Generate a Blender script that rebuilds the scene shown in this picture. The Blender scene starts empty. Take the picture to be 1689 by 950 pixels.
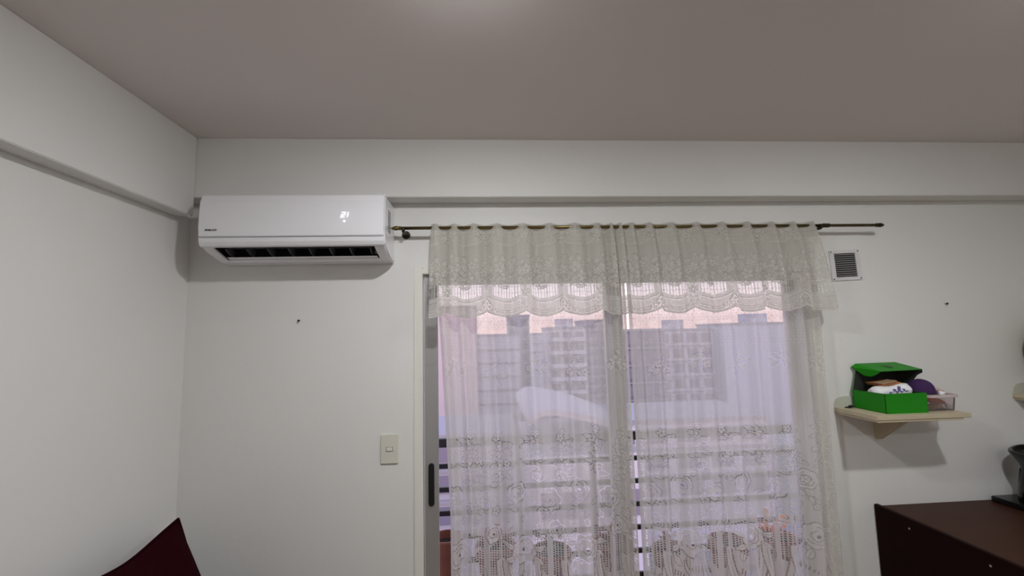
import bpy, bmesh, math, random
import numpy as np
from mathutils import Vector, Matrix
random.seed(7); rng = np.random.default_rng(7)
scene = bpy.context.scene
COL = scene.collection
PI = math.pi

# ------------------------------------------------------------------ camera
yaw, pitch, roll = math.radians(3.883), math.radians(5.7126), math.radians(-1.364)
fw = Vector((math.sin(yaw)*math.cos(pitch), math.cos(yaw)*math.cos(pitch), math.sin(pitch)))
rt = Vector((math.cos(yaw), -math.sin(yaw), 0)); up = rt.cross(fw)
rt2 = math.cos(roll)*rt + math.sin(roll)*up
up2 = -math.sin(roll)*rt + math.cos(roll)*up
camd = bpy.data.cameras.new('camera'); cam = bpy.data.objects.new('camera', camd); COL.objects.link(cam)
M = Matrix((rt2, up2, -fw)).transposed().to_4x4(); M.translation = Vector((0, -2.15, 1.65))
cam.matrix_world = M
camd.sensor_width = 36; camd.lens = 726.4/1689*36; camd.clip_start = .02; camd.clip_end = 1000
scene.camera = cam

# ------------------------------------------------------------------ sky and lights
world = bpy.data.worlds.new('dusk_sky'); scene.world = world; world.use_nodes = True
wn = world.node_tree.nodes; wl = world.node_tree.links
bgn = wn['Background']; tc = wn.new('ShaderNodeTexCoord'); sx = wn.new('ShaderNodeSeparateXYZ'); cr = wn.new('ShaderNodeValToRGB')
wl.new(tc.outputs['Generated'], sx.inputs[0]); wl.new(sx.outputs['Z'], cr.inputs[0]); wl.new(cr.outputs[0], bgn.inputs[0])
e = cr.color_ramp.elements
e[0].position = 0.0; e[0].color = (1.0, .68, .64, 1); e[1].position = 1.0; e[1].color = (.52, .53, .76, 1)
q = e.new(.06); q.color = (1.0, .82, .82, 1)
q = e.new(.14); q.color = (.95, .88, 1.0, 1)
q = e.new(.4); q.color = (.68, .66, .88, 1)
bgn.inputs[1].default_value = 1.9

# three dome-shaped ceiling lamps light the room; their glowing globes are built at the end
LAMPS = [((-.03, -1.16, 2.58), 19.5), ((1.66, -1.40, 2.58), 17.5), ((1.30, -3.1, 2.58), 14.0)]

vs = scene.view_settings
vs.view_transform = 'Standard'; vs.look = 'None'; vs.exposure = 0.0; vs.gamma = 1.0; vs.use_curve_mapping = False
scene.cycles.transparent_max_bounces = 24
scene.cycles.max_bounces = 10
scene.cycles.diffuse_bounces = 6

# ------------------------------------------------------------------ materials
MATS = {}
def mat(name, col, rough=.6, metal=0, noise=0, nscale=8, bump=0, bscale=60, emit=0, spec=.5, trans=0, col2=None, stretch=None, coat=0):
    if name in MATS: return MATS[name]
    m = bpy.data.materials.new(name); m.use_nodes = True; MATS[name] = m
    n = m.node_tree.nodes; l = m.node_tree.links; b = n['Principled BSDF']
    b.inputs['Base Color'].default_value = (*col, 1); b.inputs['Roughness'].default_value = rough
    b.inputs['Metallic'].default_value = metal; b.inputs['Specular IOR Level'].default_value = spec
    b.inputs['Coat Weight'].default_value = coat
    if trans: b.inputs['Transmission Weight'].default_value = trans
    if emit:
        b.inputs['Emission Color'].default_value = (*col, 1); b.inputs['Emission Strength'].default_value = emit
    if noise or bump:
        t = n.new('ShaderNodeTexCoord'); mp = n.new('ShaderNodeMapping'); l.new(t.outputs['Object'], mp.inputs[0])
        if stretch: mp.inputs['Scale'].default_value = stretch
    if noise:
        tx = n.new('ShaderNodeTexNoise'); tx.inputs['Scale'].default_value = nscale; tx.inputs['Detail'].default_value = 5
        l.new(mp.outputs[0], tx.inputs[0])
        mx = n.new('ShaderNodeMix'); mx.data_type = 'RGBA'
        c2 = col2 or tuple(c*(1-noise) for c in col)
        mx.inputs[6].default_value = (*col, 1); mx.inputs[7].default_value = (*c2, 1)
        l.new(tx.outputs[0], mx.inputs[0]); l.new(mx.outputs[2], b.inputs['Base Color'])
    if bump:
        t2 = n.new('ShaderNodeTexNoise'); t2.inputs['Scale'].default_value = bscale; t2.inputs['Detail'].default_value = 4
        l.new(mp.outputs[0], t2.inputs[0])
        bp = n.new('ShaderNodeBump'); bp.inputs['Strength'].default_value = bump; bp.inputs['Distance'].default_value = .004
        l.new(t2.outputs[0], bp.inputs['Height']); l.new(bp.outputs[0], b.inputs['Normal'])
    return m

WALL = mat('wall_paint', (.74, .737, .718), .75, noise=.05, nscale=2.5, bump=.12, bscale=45)
CEIL = mat('ceiling_paint', (.745, .705, .69), .85, noise=.05, nscale=1.5, bump=.06, bscale=60)
FLOORM = mat('wood_floor', (.30, .19, .12), .45, noise=.4, nscale=6, stretch=(1, 12, 1))
CREAMTRIM = mat('cream_trim', (.76, .75, .69), .5, noise=.04, nscale=6)
ALU = mat('aluminium', (.50, .50, .50), .38, .6, noise=.06, nscale=30, stretch=(1, 1, .05))
BLACK = mat('black_plastic', (.008, .008, .009), .4)
ACW = mat('white_plastic', (.80, .80, .83), .22, noise=.015, nscale=4)
ACD = mat('dark_outlet', (.006, .006, .007), .7)
VANE = mat('grey_vane', (.10, .10, .11), .45)
LED = mat('led_glow', (.93, .93, 1.0), .5, emit=.75)
INK = mat('print_ink', (.03, .03, .035), .5)
BRASS = mat('antique_brass', (.20, .145, .055), .30, .9, noise=.5, nscale=25)
BRONZE = mat('dark_bronze', (.045, .032, .018), .4, .7, noise=.4, nscale=30)
GRILLE = mat('grille_white', (.66, .66, .66), .4, noise=.04, nscale=10)
SWITCH = mat('switch_plate', (.66, .645, .56), .4, noise=.03, nscale=10)
SWBTN = mat('switch_toggle', (.70, .69, .64), .35)
SHELFM = mat('cream_board', (.52, .45, .31), .5, noise=.15, nscale=8, stretch=(1, 6, 6))
BACKB = mat('pale_upstand', (.52, .53, .45), .45, noise=.05, nscale=8)
GREEN = mat('green_card', (.009, .215, .003), .5, spec=.25, noise=.10, nscale=12)
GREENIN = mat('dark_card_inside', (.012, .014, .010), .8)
GREEND = mat('green_logo_print', (.006, .05, .004), .5)
WHITEC = mat('white_cloth', (.80, .80, .82), .8, noise=.08, nscale=20, bump=.3, bscale=120)
VIOLETINK = mat('violet_print', (.16, .14, .38), .7)
LEATHER = mat('tan_leather', (.42, .17, .06), .55, noise=.35, nscale=20)
PURPLE = mat('purple_knit', (.045, .012, .085), .9, noise=.3, nscale=60, bump=.5, bscale=160)
ORANGE = mat('orange_cloth', (.55, .11, .025), .7, noise=.3, nscale=20)
TANCL = mat('tan_cloth', (.40, .26, .15), .75, noise=.3, nscale=25)
PINKCL = mat('pink_cream_cloth', (.62, .42, .40), .7, noise=.3, nscale=30)
DARKWOOD = mat('dark_mahogany', (.013, .003, .002), .5, spec=.05, noise=.45, nscale=9, stretch=(1, 1, 8))
TOPWOOD = mat('brown_veneer', (.056, .020, .010), .45, spec=.12, noise=.45, nscale=7, stretch=(1.2, 9, 1))
SCREW = mat('screw_metal', (.45, .42, .38), .35, .8)
BLACKG = mat('black_glaze', (.004, .004, .0045), .22, noise=.3, nscale=12)
OLIVE = mat('vase_olive', (.26, .23, .07), .5, noise=.35, nscale=14)
DKBROWN = mat('vase_dark_brown', (.03, .02, .012), .5, noise=.3, nscale=14)
MAROON = mat('maroon_fabric', (.022, .0022, .004), .9, spec=.03, noise=.3, nscale=30, bump=.4, bscale=250)
NAIL = mat('nail_dark', (.01, .01, .01), .5)
RAILM = mat('rail_paint', (.010, .009, .014), .45)
SLABM = mat('balcony_tile', (.34, .30, .30), .7, noise=.2, nscale=6)
TERRA = mat('terracotta', (.30, .10, .06), .7, noise=.35, nscale=10)
SOILM = mat('soil', (.03, .02, .015), .95, noise=.4, nscale=40)
LEAFR = mat('red_leaf', (.22, .035, .04), .6, noise=.3, nscale=20)
LEAFG = mat('green_leaf', (.05, .09, .04), .6, noise=.3, nscale=20)
FLOWERO = mat('orange_petal', (.85, .22, .06), .6, noise=.2, nscale=20)
GROUND = mat('city_ground', (.30, .29, .33), .9, noise=.4, nscale=.15)
WINM = mat('window_dark', (.22, .20, .27), .3)
HOUSES = [mat('render_%s' % nm, c, .8, noise=.10, nscale=.25) for nm, c in
          (('pink', (.74, .60, .60)), ('pale', (.62, .61, .68)), ('grey', (.46, .45, .50)), ('light', (.66, .64, .70)),
           ('taupe', (.48, .46, .50)), ('plum', (.22, .18, .27)), ('mist', (.62, .60, .67)), ('blue', (.56, .58, .70)))]  # pale tints hold the distance haze in the wall colour
WHITEB = mat('white_roof', (.36, .35, .40), .6, noise=.08, nscale=.3)

def clear_mat(name, tint, gloss, milk=0.0):
    m = bpy.data.materials.new(name); m.use_nodes = True; n = m.node_tree.nodes; l = m.node_tree.links
    n.remove(n['Principled BSDF']); out = n['Material Output']
    t = n.new('ShaderNodeBsdfTransparent'); t.inputs[0].default_value = (*tint, 1)
    g = n.new('ShaderNodeBsdfGlossy'); g.inputs['Roughness'].default_value = .03
    f = n.new('ShaderNodeFresnel'); f.inputs[0].default_value = 1.25 if gloss < .5 else 1.45
    mx = n.new('ShaderNodeMixShader'); l.new(f.outputs[0], mx.inputs[0]); l.new(t.outputs[0], mx.inputs[1]); l.new(g.outputs[0], mx.inputs[2])
    last = mx
    if milk:
        d = n.new('ShaderNodeBsdfDiffuse'); d.inputs[0].default_value = (.75, .66, .66, 1)
        m2 = n.new('ShaderNodeMixShader'); m2.inputs[0].default_value = milk
        l.new(mx.outputs[0], m2.inputs[1]); l.new(d.outputs[0], m2.inputs[2]); last = m2
    l.new(last.outputs[0], out.inputs[0])
    return m
GLASS = clear_mat('door_glass', (.96, .96, .98), .3)
TUBM = clear_mat('clear_plastic', (.95, .90, .90), .6, .10)
TUBRIM = clear_mat('clear_plastic_rim', (.9, .8, .84), .6, .55)

def lace_mat():
    m = bpy.data.materials.new('lace_fabric'); m.use_nodes = True; n = m.node_tree.nodes; l = m.node_tree.links
    n.remove(n['Principled BSDF']); out = n['Material Output']
    at = n.new('ShaderNodeAttribute'); at.attribute_name = 'lace'
    tcn = n.new('ShaderNodeTexCoord'); mp = n.new('ShaderNodeMapping'); l.new(tcn.outputs['Object'], mp.inputs[0])
    mp.inputs['Scale'].default_value = (1, 0, .03)
    nz = n.new('ShaderNodeTexNoise'); nz.inputs['Scale'].default_value = 240; nz.inputs['Detail'].default_value = 2; l.new(mp.outputs[0], nz.inputs[0])
    ma = n.new('ShaderNodeMath'); ma.operation = 'MULTIPLY_ADD'; ma.inputs[1].default_value = .34; ma.inputs[2].default_value = .83
    l.new(nz.outputs[0], ma.inputs[0])
    mu = n.new('ShaderNodeMath'); mu.operation = 'MULTIPLY'; mu.use_clamp = True
    l.new(at.outputs['Fac'], mu.inputs[0]); l.new(ma.outputs[0], mu.inputs[1])
    d = n.new('ShaderNodeBsdfDiffuse'); d.inputs[0].default_value = (.57, .56, .50, 1)
    t = n.new('ShaderNodeBsdfTranslucent'); t.inputs[0].default_value = (.92, .89, .87, 1)
    mx = n.new('ShaderNodeMixShader'); mx.inputs[0].default_value = .45
    l.new(d.outputs[0], mx.inputs[1]); l.new(t.outputs[0], mx.inputs[2])
    tr = n.new('ShaderNodeBsdfTransparent')
    fin = n.new('ShaderNodeMixShader'); l.new(mu.outputs[0], fin.inputs[0]); l.new(tr.outputs[0], fin.inputs[1]); l.new(mx.outputs[0], fin.inputs[2])
    l.new(fin.outputs[0], out.inputs[0])
    return m
LACE = lace_mat()

# ------------------------------------------------------------------ helpers
def link(name, me, m, parent=None, smooth=False):
    o = bpy.data.objects.new(name, me); COL.objects.link(o)
    if m is not None and not me.materials: me.materials.append(m)
    if smooth:
        me.polygons.foreach_set('use_smooth', [True]*len(me.polygons))
    if parent is not None: o.parent = parent
    return o
def done(name, bm, m, parent=None, smooth=False, bevel=0, seg=2):
    if bevel: bmesh.ops.bevel(bm, geom=bm.edges[:], offset=bevel, segments=seg, affect='EDGES', clamp_overlap=True)
    bmesh.ops.recalc_face_normals(bm, faces=bm.faces[:])
    me = bpy.data.meshes.new(name); bm.to_mesh(me); bm.free()
    return link(name, me, m, parent, smooth)
def tag(o, label=None, cat=None, group=None, kind=None):
    if label: o['label'] = label
    if cat: o['category'] = cat
    if group: o['group'] = group
    if kind: o['kind'] = kind
    return o
def empty(name, loc, label=None, cat=None, group=None, kind=None):
    o = bpy.data.objects.new(name, None); COL.objects.link(o); o.location = loc; o.empty_display_size = .05
    return tag(o, label, cat, group, kind)
def bx(bm, x0, x1, y0, y1, z0, z1):
    r = bmesh.ops.create_cube(bm, size=1)
    for v in r['verts']:
        v.co = Vector(((x0+x1)/2+v.co.x*(x1-x0), (y0+y1)/2+v.co.y*(y1-y0), (z0+z1)/2+v.co.z*(z1-z0)))
    return r['verts']
def box(name, b, m, parent=None, bevel=0, seg=2):
    bm = bmesh.new(); bx(bm, *b); return done(name, bm, m, parent, bevel=bevel, seg=seg)
def tube(bm, a, b, r0, r1=None, seg=14):
    a, b = Vector(a), Vector(b); d = b-a; r1 = r0 if r1 is None else r1
    r = bmesh.ops.create_cone(bm, cap_ends=True, segments=seg, radius1=r0, radius2=r1, depth=d.length)
    qm = d.to_track_quat('Z', 'Y').to_matrix().to_4x4(); qm.translation = (a+b)/2
    bmesh.ops.transform(bm, matrix=qm, verts=r['verts']); return r['verts']
def lathe(bm, prof, c=(0, 0, 0), seg=28, axis='Z', cap=True):
    rings = []
    for r, h in prof:
        ring = []
        for i in range(seg):
            a = 2*PI*i/seg; p = (r*math.cos(a), r*math.sin(a), h)
            if axis == 'X': p = (h, p[0], p[1])
            if axis == 'Y': p = (p[0], h, p[1])
            ring.append(bm.verts.new((c[0]+p[0], c[1]+p[1], c[2]+p[2])))
        rings.append(ring)
    for k in range(len(rings)-1):
        for i in range(seg):
            j = (i+1) % seg
            bm.faces.new((rings[k][i], rings[k][j], rings[k+1][j], rings[k+1][i]))
    if cap:
        bm.faces.new(rings[0]); bm.faces.new(rings[-1])
def prism(bm, pts, axis, a, b):
    """closed polygon pts extruded along axis between a and b; pts are the two other coordinates in xyz order"""
    def mk(p, t):
        return {'X': (t, p[0], p[1]), 'Y': (p[0], t, p[1]), 'Z': (p[0], p[1], t)}[axis]
    A = [bm.verts.new(mk(p, a)) for p in pts]; B = [bm.verts.new(mk(p, b)) for p in pts]
    bm.faces.new(A); bm.faces.new(B[::-1])
    for i in range(len(pts)):
        j = (i+1) % len(pts); bm.faces.new((A[i], B[i], B[j], A[j]))
def sheet(bm, pts4, thick):
    """thin quad/ngon panel given by corner points, with real thickness"""
    P = [Vector(p) for p in pts4]; n = (P[1]-P[0]).cross(P[2]-P[0]).normalized()*thick
    A = [bm.verts.new(p) for p in P]; B = [bm.verts.new(p+n) for p in P]
    bm.faces.new(A); bm.faces.new(B[::-1])
    for i in range(len(P)):
        j = (i+1) % len(P); bm.faces.new((A[i], B[i], B[j], A[j]))
def text_mesh(name, body, size, m, parent, loc, rot, shear=0, extrude=.0004):
    cu = bpy.data.curves.new(name, 'FONT'); cu.body = body; cu.size = size; cu.extrude = extrude; cu.shear = shear
    cu.align_x = 'CENTER'; cu.align_y = 'CENTER'; cu.offset = .0004
    tmp = bpy.data.objects.new('tmp', cu); COL.objects.link(tmp)
    dg = bpy.context.evaluated_depsgraph_get(); me = bpy.data.meshes.new_from_object(tmp.evaluated_get(dg))
    bpy.data.objects.remove(tmp); me.name = name; me.materials.clear()
    o = link(name, me, m, parent); o.location = loc; o.rotation_euler = rot
    return o

# ------------------------------------------------------------------ the room
XL, XR, YF, ZC = -1.38, 3.15, -4.4, 2.58
OX0, OX1, OZ1, WT = -.33, 1.69, 1.97, .16     # door opening, wall thickness
tag(box('floor', (XL-.1, XR+.1, YF-.1, WT, -.1, 0), FLOORM), kind='structure')
tag(box('ceiling', (XL-.1, XR+.1, YF-.1, WT, ZC, ZC+.1), CEIL), kind='structure')
bm = bmesh.new()
bx(bm, XL-.1, OX0, 0, WT, 0, ZC); bx(bm, OX1, XR+.1, 0, WT, 0, ZC); bx(bm, OX0, OX1, 0, WT, OZ1, ZC)
tag(done('wall_back', bm, WALL), kind='structure')
tag(box('wall_left', (XL-.1, XL, YF, 0, 0, ZC), WALL), kind='structure')
tag(box('wall_right', (XR, XR+.1, YF, 0, 0, ZC), WALL), kind='structure')
tag(box('wall_front', (XL-.1, XR+.1, YF-.1, YF, 0, ZC), WALL), kind='structure')
tag(box('trim_1', (XL, XR, -.10, 0, 2.295, ZC), WALL, bevel=.003), 'white beam along the top of the back wall', kind='structure')
tag(box('trim_2', (XL, -1.305, YF, -.10, 2.207, ZC), WALL, bevel=.003), 'white beam along the top of the left wall', kind='structure')

# balcony door (two sliding sashes)
door = empty('door_1', (.68, .05, 0), 'sliding aluminium balcony door behind the lace curtains', kind='structure')
def rel(o, t):  # parent keeping world coordinates baked in the mesh
    o.parent = t; o.matrix_parent_inverse = Matrix.Translation(-t.location); return o
def P(o, t): return rel(o, t)
bm = bmesh.new()
bx(bm, OX0, OX0+.041, -.006, .14, 0, OZ1); bx(bm, OX1-.041, OX1, -.006, .14, 0, OZ1); bx(bm, OX0+.041, OX1-.041, -.006, .14, OZ1-.03, OZ1); bx(bm, OX0+.041, OX1-.041, 0, .14, 0, .03)
P(done('door_frame', bm, CREAMTRIM, bevel=.003), door)
for (x0, x1, y0) in ((-.284, .70, .022), (.618, 1.646, .056)):
    s = empty('sash', ((x0+x1)/2, y0, .03)); P(s, door)
    st = .064; zb, zt = .03, 1.937
    for n_, b in (('stile', (x0, x0+st, y0, y0+.028, zb, zt)), ('stile', (x1-st, x1, y0, y0+.028, zb, zt)),
                  ('rail', (x0+st, x1-st, y0, y0+.028, zt-.048, zt)), ('rail', (x0+st, x1-st, y0, y0+.028, zb, zb+.085))):
        o = box(n_, b, ALU, bevel=.002); o.parent = s; o.matrix_parent_inverse = Matrix.Translation(-s.location)
        # parent chain: undo both empties' offsets
    o = box('pane', (x0+st-.004, x1-st+.004, y0+.011, y0+.016, zb+.08, zt-.045), GLASS); o.parent = s; o.matrix_parent_inverse = Matrix.Translation(-s.location)
    if x0 < 0:
        bm = bmesh.new(); h = [];
        for k in range(13): a = PI*k/12; h.append((-.2535+.0135*math.cos(a), 1.03+.0135*math.sin(a)))
        for k in range(13): a = PI+PI*k/12; h.append((-.2535+.0135*math.cos(a), .864+.0135*math.sin(a)))
        prism(bm, h, 'Y', y0-.007, y0)
        o = done('pull_handle', bm, BLACK); o.parent = s; o.matrix_parent_inverse = Matrix.Translation(-s.location); o['label'] = 'black recessed pull handle'

# ------------------------------------------------------------------ air conditioner
AX0, AX1 = -1.222, -.431
ac = empty('air_conditioner', ((AX0+AX1)/2+.0155, 0, 2.0), 'white wall-mounted split air conditioner under the beam', 'air conditioner')
full = [(-.002, 2.278), (-.150, 2.278), (-.178, 2.273), (-.190, 2.262), (-.197, 2.20), (-.199, 2.12), (-.196, 2.075), (-.190, 2.046), (-.160, 2.028), (-.090, 2.006), (-.060, 1.997), (-.002, 1.994)]
cavity = [(-.002, 2.278), (-.150, 2.278), (-.178, 2.273), (-.190, 2.262), (-.197, 2.20), (-.199, 2.12), (-.196, 2.075), (-.190, 2.046), (-.178, 2.05), (-.130, 2.10), (-.05, 2.08), (-.078, 2.006), (-.060, 1.997), (-.002, 1.994)]
bm = bmesh.new()
CX0, CX1 = -1.176, -.478
prism(bm, full, 'X', AX0+.004, CX0); prism(bm, full, 'X', CX1, AX1-.004); prism(bm, cavity, 'X', CX0, CX1)
body = P(done('body', bm, ACW), ac)
# front panel: curved plate proud of the body, with the seam along its lower edge
def plate(name, prof, x0, x1, th, m, par, bev=0):
    bm = bmesh.new(); pts = prof + [(y+th, z) for y, z in prof[::-1]]
    prism(bm, pts, 'X', x0, x1)
    return P(done(name, bm, m, bevel=bev), par)
fp = plate('front_panel', [(-.178, 2.284), (-.197, 2.270), (-.204, 2.24), (-.208, 2.18), (-.210, 2.12), (-.209, 2.083)], AX0, AX1, .012, ACW, ac, .003)
plate('lower_fascia', [(-.208, 2.0785), (-.205, 2.060), (-.197, 2.044), (-.188, 2.041)], AX0, AX1, .010, ACW, ac, .002)
for xs in ((AX0-.001, AX0+.006), (AX1-.006, AX1+.001)):
    bm = bmesh.new(); prism(bm, [(-.01, 2.27), (-.17, 2.27), (-.188, 2.25), (-.192, 2.12), (-.184, 2.055), (-.15, 2.032), (-.07, 2.004), (-.01, 2.0)], 'X', *xs)
    P(done('side_panel', bm, ACW, bevel=.002), ac)
bm = bmesh.new()
for k in range(9):
    z = 2.12+.012*k
    bx(bm, AX1-.002, AX1+.0025, -.135, -.09, z, z+.005)
P(done('side_vent', bm, VANE), ac)
bm = bmesh.new(); prism(bm, [(-.177, 2.052), (-.131, 2.098), (-.051, 2.078), (-.079, 2.010), (-.083, 2.012), (-.060, 2.074), (-.128, 2.090), (-.170, 2.05)], 'X', CX0+.002, CX1-.002)
P(done('air_outlet', bm, ACD), ac)
for xe in ((CX0, CX0+.003), (CX1-.003, CX1)):
    bm = bmesh.new(); prism(bm, [(-.182, 2.046), (-.135, 2.095), (-.055, 2.075), (-.08, 2.008)], 'X', *xe); P(done('outlet_cheek', bm, ACD), ac)
nv = 8
for k in range(nv):
    x = CX0+.03+(CX1-CX0-.06)*k/(nv-1)
    bm = bmesh.new(); prism(bm, [(-.150, 2.040), (-.118, 2.062), (-.075, 2.045), (-.088, 2.016), (-.118, 2.022)], 'X', x-.0015, x+.0015)
    P(done('vertical_vane', bm, VANE), ac)
bm = bmesh.new(); tube(bm, (CX0+.02, -.135, 2.047), (CX1-.01, -.135, 2.047), .0016, seg=8); P(done('vane_rod', bm, VANE), ac)
plate('air_flap', [(-.108, 2.0125), (-.100, 2.010), (-.082, 2.008)], CX0+.012, CX1-.008, .0035, ACW, ac, .001)
P(box('flap_hinge', (CX1-.008, CX1-.002, -.155, -.125, 2.017, 2.026), BLACK), ac)
# temperature read-out: slanted seven-segment digits 2 and 1, and the round indicator below
FY = -.2107
def dig(segs, x, z, w, h, t, sh=.22):
    bm = bmesh.new()
    S = {'a': (0, h-t, w, h), 'b': (w-t, h/2, w, h), 'c': (w-t, 0, w, h/2), 'd': (0, 0, w, t), 'e': (0, 0, t, h/2), 'f': (0, h/2, t, h), 'g': (0, h/2-t/2, w, h/2+t/2)}
    for s in segs:
        x0, z0, x1, z1 = S[s]
        prism(bm, [(x+x0+sh*z0, z+z0), (x+x1+sh*z0, z+z0), (x+x1+sh*z1, z+z1), (x+x0+sh*z1, z+z1)], 'Y', FY-.0006, FY+.002)
    return bm
def sub(o, part, top):
    o.parent = part; return o
sub(done('display_digit', dig('abged', -.6190, 2.165, .0160, .0245, .0030), LED), fp, ac)
sub(done('display_digit', dig('bc', -.6015, 2.167, .0130, .0215, .0032), LED), fp, ac)
bm = bmesh.new(); tube(bm, (-.6025, FY-.0006, 2.148), (-.6025, FY+.002, 2.148), .0045, seg=16); sub(done('indicator_light', bm, LED), fp, ac)
o = text_mesh('brand_lettering', 'PHILCO', .0125, INK, None, (-1.168, -.2112, 2.112), (PI/2, 0, 0)); o.scale = (1.1, .85, 1)
sub(o, fp, ac)

ac.scale = (.974, 1.15, .975); ac.location.x += .0175

# ------------------------------------------------------------------ curtain rod
RY, RZ = -.080, 2.150
rod = empty('curtain_rod', (.82, 0, RZ), 'antique brass curtain rod with pointed finials', 'curtain rod')
bm = bmesh.new(); tube(bm, (-.385, RY, RZ), (2.005, RY, RZ-.003), .0078, seg=18); P(done('pole', bm, BRASS, smooth=True), rod)
fin = [(.001, 0), (.0085, .003), (.0105, .008), (.008, .013), (.0100, .018), (.0112, .026), (.009, .036), (.005, .045), (.001, .050)]
bm = bmesh.new(); lathe(bm, [(r, -.375-h) for r, h in fin], (0, RY, RZ), 18, 'X'); P(done('finial', bm, BRASS, smooth=True), rod)
bm = bmesh.new(); lathe(bm, [(r, 1.998+h) for r, h in fin], (0, RY, RZ-.003), 18, 'X'); P(done('finial', bm, BRONZE, smooth=True), rod)
for x in (-.367, 1.704):
    bm = bmesh.new(); tube(bm, (x, 0, RZ-.016), (x, -.006, RZ-.016), .020, seg=18); tube(bm, (x, -.004, RZ-.016), (x, RY-.002, RZ-.016), .007)
    lathe(bm, [(.0125, -.006), (.0135, 0), (.0125, .006)], (x, RY, RZ-.007), 18, 'X')
    P(done('bracket', bm, BRONZE, smooth=False), rod)
bm = bmesh.new(); lathe(bm, [(.009, 0), (.0105, .003), (.0105, .035), (.009, .038)], (1.715, RY, RZ-.0025), 18, 'X'); P(done('collar', bm, BRONZE, smooth=True), rod)

# ------------------------------------------------------------------ lace curtains
class Lace:
    """opacity of the woven lace over flat cloth coordinates u (along) and z (height)"""
    def __init__(s, u, z, base):
        s.u, s.z = u, z; s.D = np.full((len(z), len(u)), base, float)
    def win(s, cx, cz, r):
        i = np.where(np.abs(s.u-cx) <= r)[0]; j = np.where(np.abs(s.z-cz) <= r)[0]
        if len(i) == 0 or len(j) == 0: return None
        sl = (slice(j[0], j[-1]+1), slice(i[0], i[-1]+1))
        U, Z = np.meshgrid(s.u[i[0]:i[-1]+1]-cx, s.z[j[0]:j[-1]+1]-cz)
        return sl, U, Z
    def put(s, sl, mask, val): s.D[sl] = np.where(mask, val, s.D[sl])
    def flower(s, cx, cz, r, n=5, rot=0., body=.93, hole=.22):
        w = s.win(cx, cz, r*1.25)
        if w is None: return
        sl, U, Z = w; R = np.hypot(U, Z); T = np.arctan2(Z, U)+rot
        B = r*(.60+.40*np.abs(np.cos(n*T/2)))
        s.put(sl, (R < B+.0032) & (R >= B), hole); s.put(sl, R < B, body)
        s.put(sl, (np.abs(np.sin(n*T/2)) > .965) & (R < B) & (R > r*.25), .5)
        s.put(sl, (R < r*.16), hole*.8)
    def rose(s, cx, cz, r, rot=0.):
        w = s.win(cx, cz, r*1.2)
        if w is None: return
        sl, U, Z = w; R = np.hypot(U, Z); T = np.arctan2(Z, U)+rot
        B = r*(.86+.14*np.abs(np.cos(3.5*T)))
        s.put(sl, (R < B+.0036) & (R >= B), .25); s.put(sl, R < B, .92)
        for k, (q, nn, ph) in enumerate(((.68, 2.5, .4), (.42, 2.0, 1.5))):
            Bq = r*q*(.85+.15*np.abs(np.cos(nn*T+ph)))
            s.put(sl, (np.abs(R-Bq) < .0022) & (np.sin(T*1.0+k*2.1+rot) > -.55), .48)
        s.put(sl, np.hypot(U-r*.05, (Z+r*.05)*1.1) < r*.15, .12)
    def leaf(s, cx, cz, L, ang, wd, body=.92, hole=.25):
        w = s.win(cx, cz, L*1.05)
        if w is None: return
        sl, U, Z = w; a = U*math.cos(ang)+Z*math.sin(ang); b = -U*math.sin(ang)+Z*math.cos(ang)
        t = np.clip(a/L, 0, 1); H = wd*np.sin(PI*t**.8); ins = (a > 0) & (a < L)
        s.put(sl, ins & (np.abs(b) < H+.0026), hole); s.put(sl, ins & (np.abs(b) < H), body)
        s.put(sl, ins & (np.abs(b) < .0013) & (t < .85), .55)
    def stroke(s, pts, wd, val):
        pts = np.array(pts)
        for (x0, z0), (x1, z1) in zip(pts[:-1], pts[1:]):
            cx, cz = (x0+x1)/2, (z0+z1)/2; w = s.win(cx, cz, max(abs(x1-x0), abs(z1-z0))/2+wd*2)
            if w is None: continue
            sl, U, Z = w; dx, dz = x1-x0, z1-z0; L2 = dx*dx+dz*dz+1e-12
            t = np.clip(((U+cx-x0)*dx+(Z+cz-z0)*dz)/L2, 0, 1)
            s.put(sl, np.hypot(U+cx-x0-t*dx, Z+cz-z0-t*dz) < wd, val)
    def lattice(s, x0, x1, zt0, zt1, zb0, zb1, pu=.0125, pz=.0105):
        """open net: holes in rows inside a quad with slanted lower edge"""
        w = s.win((x0+x1)/2, (max(zt0, zt1)+min(zb0, zb1))/2, max(x1-x0, max(zt0, zt1)-min(zb0, zb1))/2+.005)
        if w is None: return
        sl, U, Z = w; U = U+(x0+x1)/2; Z = Z+(max(zt0, zt1)+min(zb0, zb1))/2
        t = np.clip((U-x0)/(x1-x0), 0, 1); ins = (U > x0) & (U < x1) & (Z < zt0+(zt1-zt0)*t) & (Z > zb0+(zb1-zb0)*t)
        s.put(sl, ins, .80)
        col = np.floor(U/pu); zz = Z/pz+.5*(col % 2)
        s.put(sl, ins & (np.abs(U/pu-col-.5) < .30) & (np.abs(zz-np.floor(zz)-.5) < .30), .08)

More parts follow.
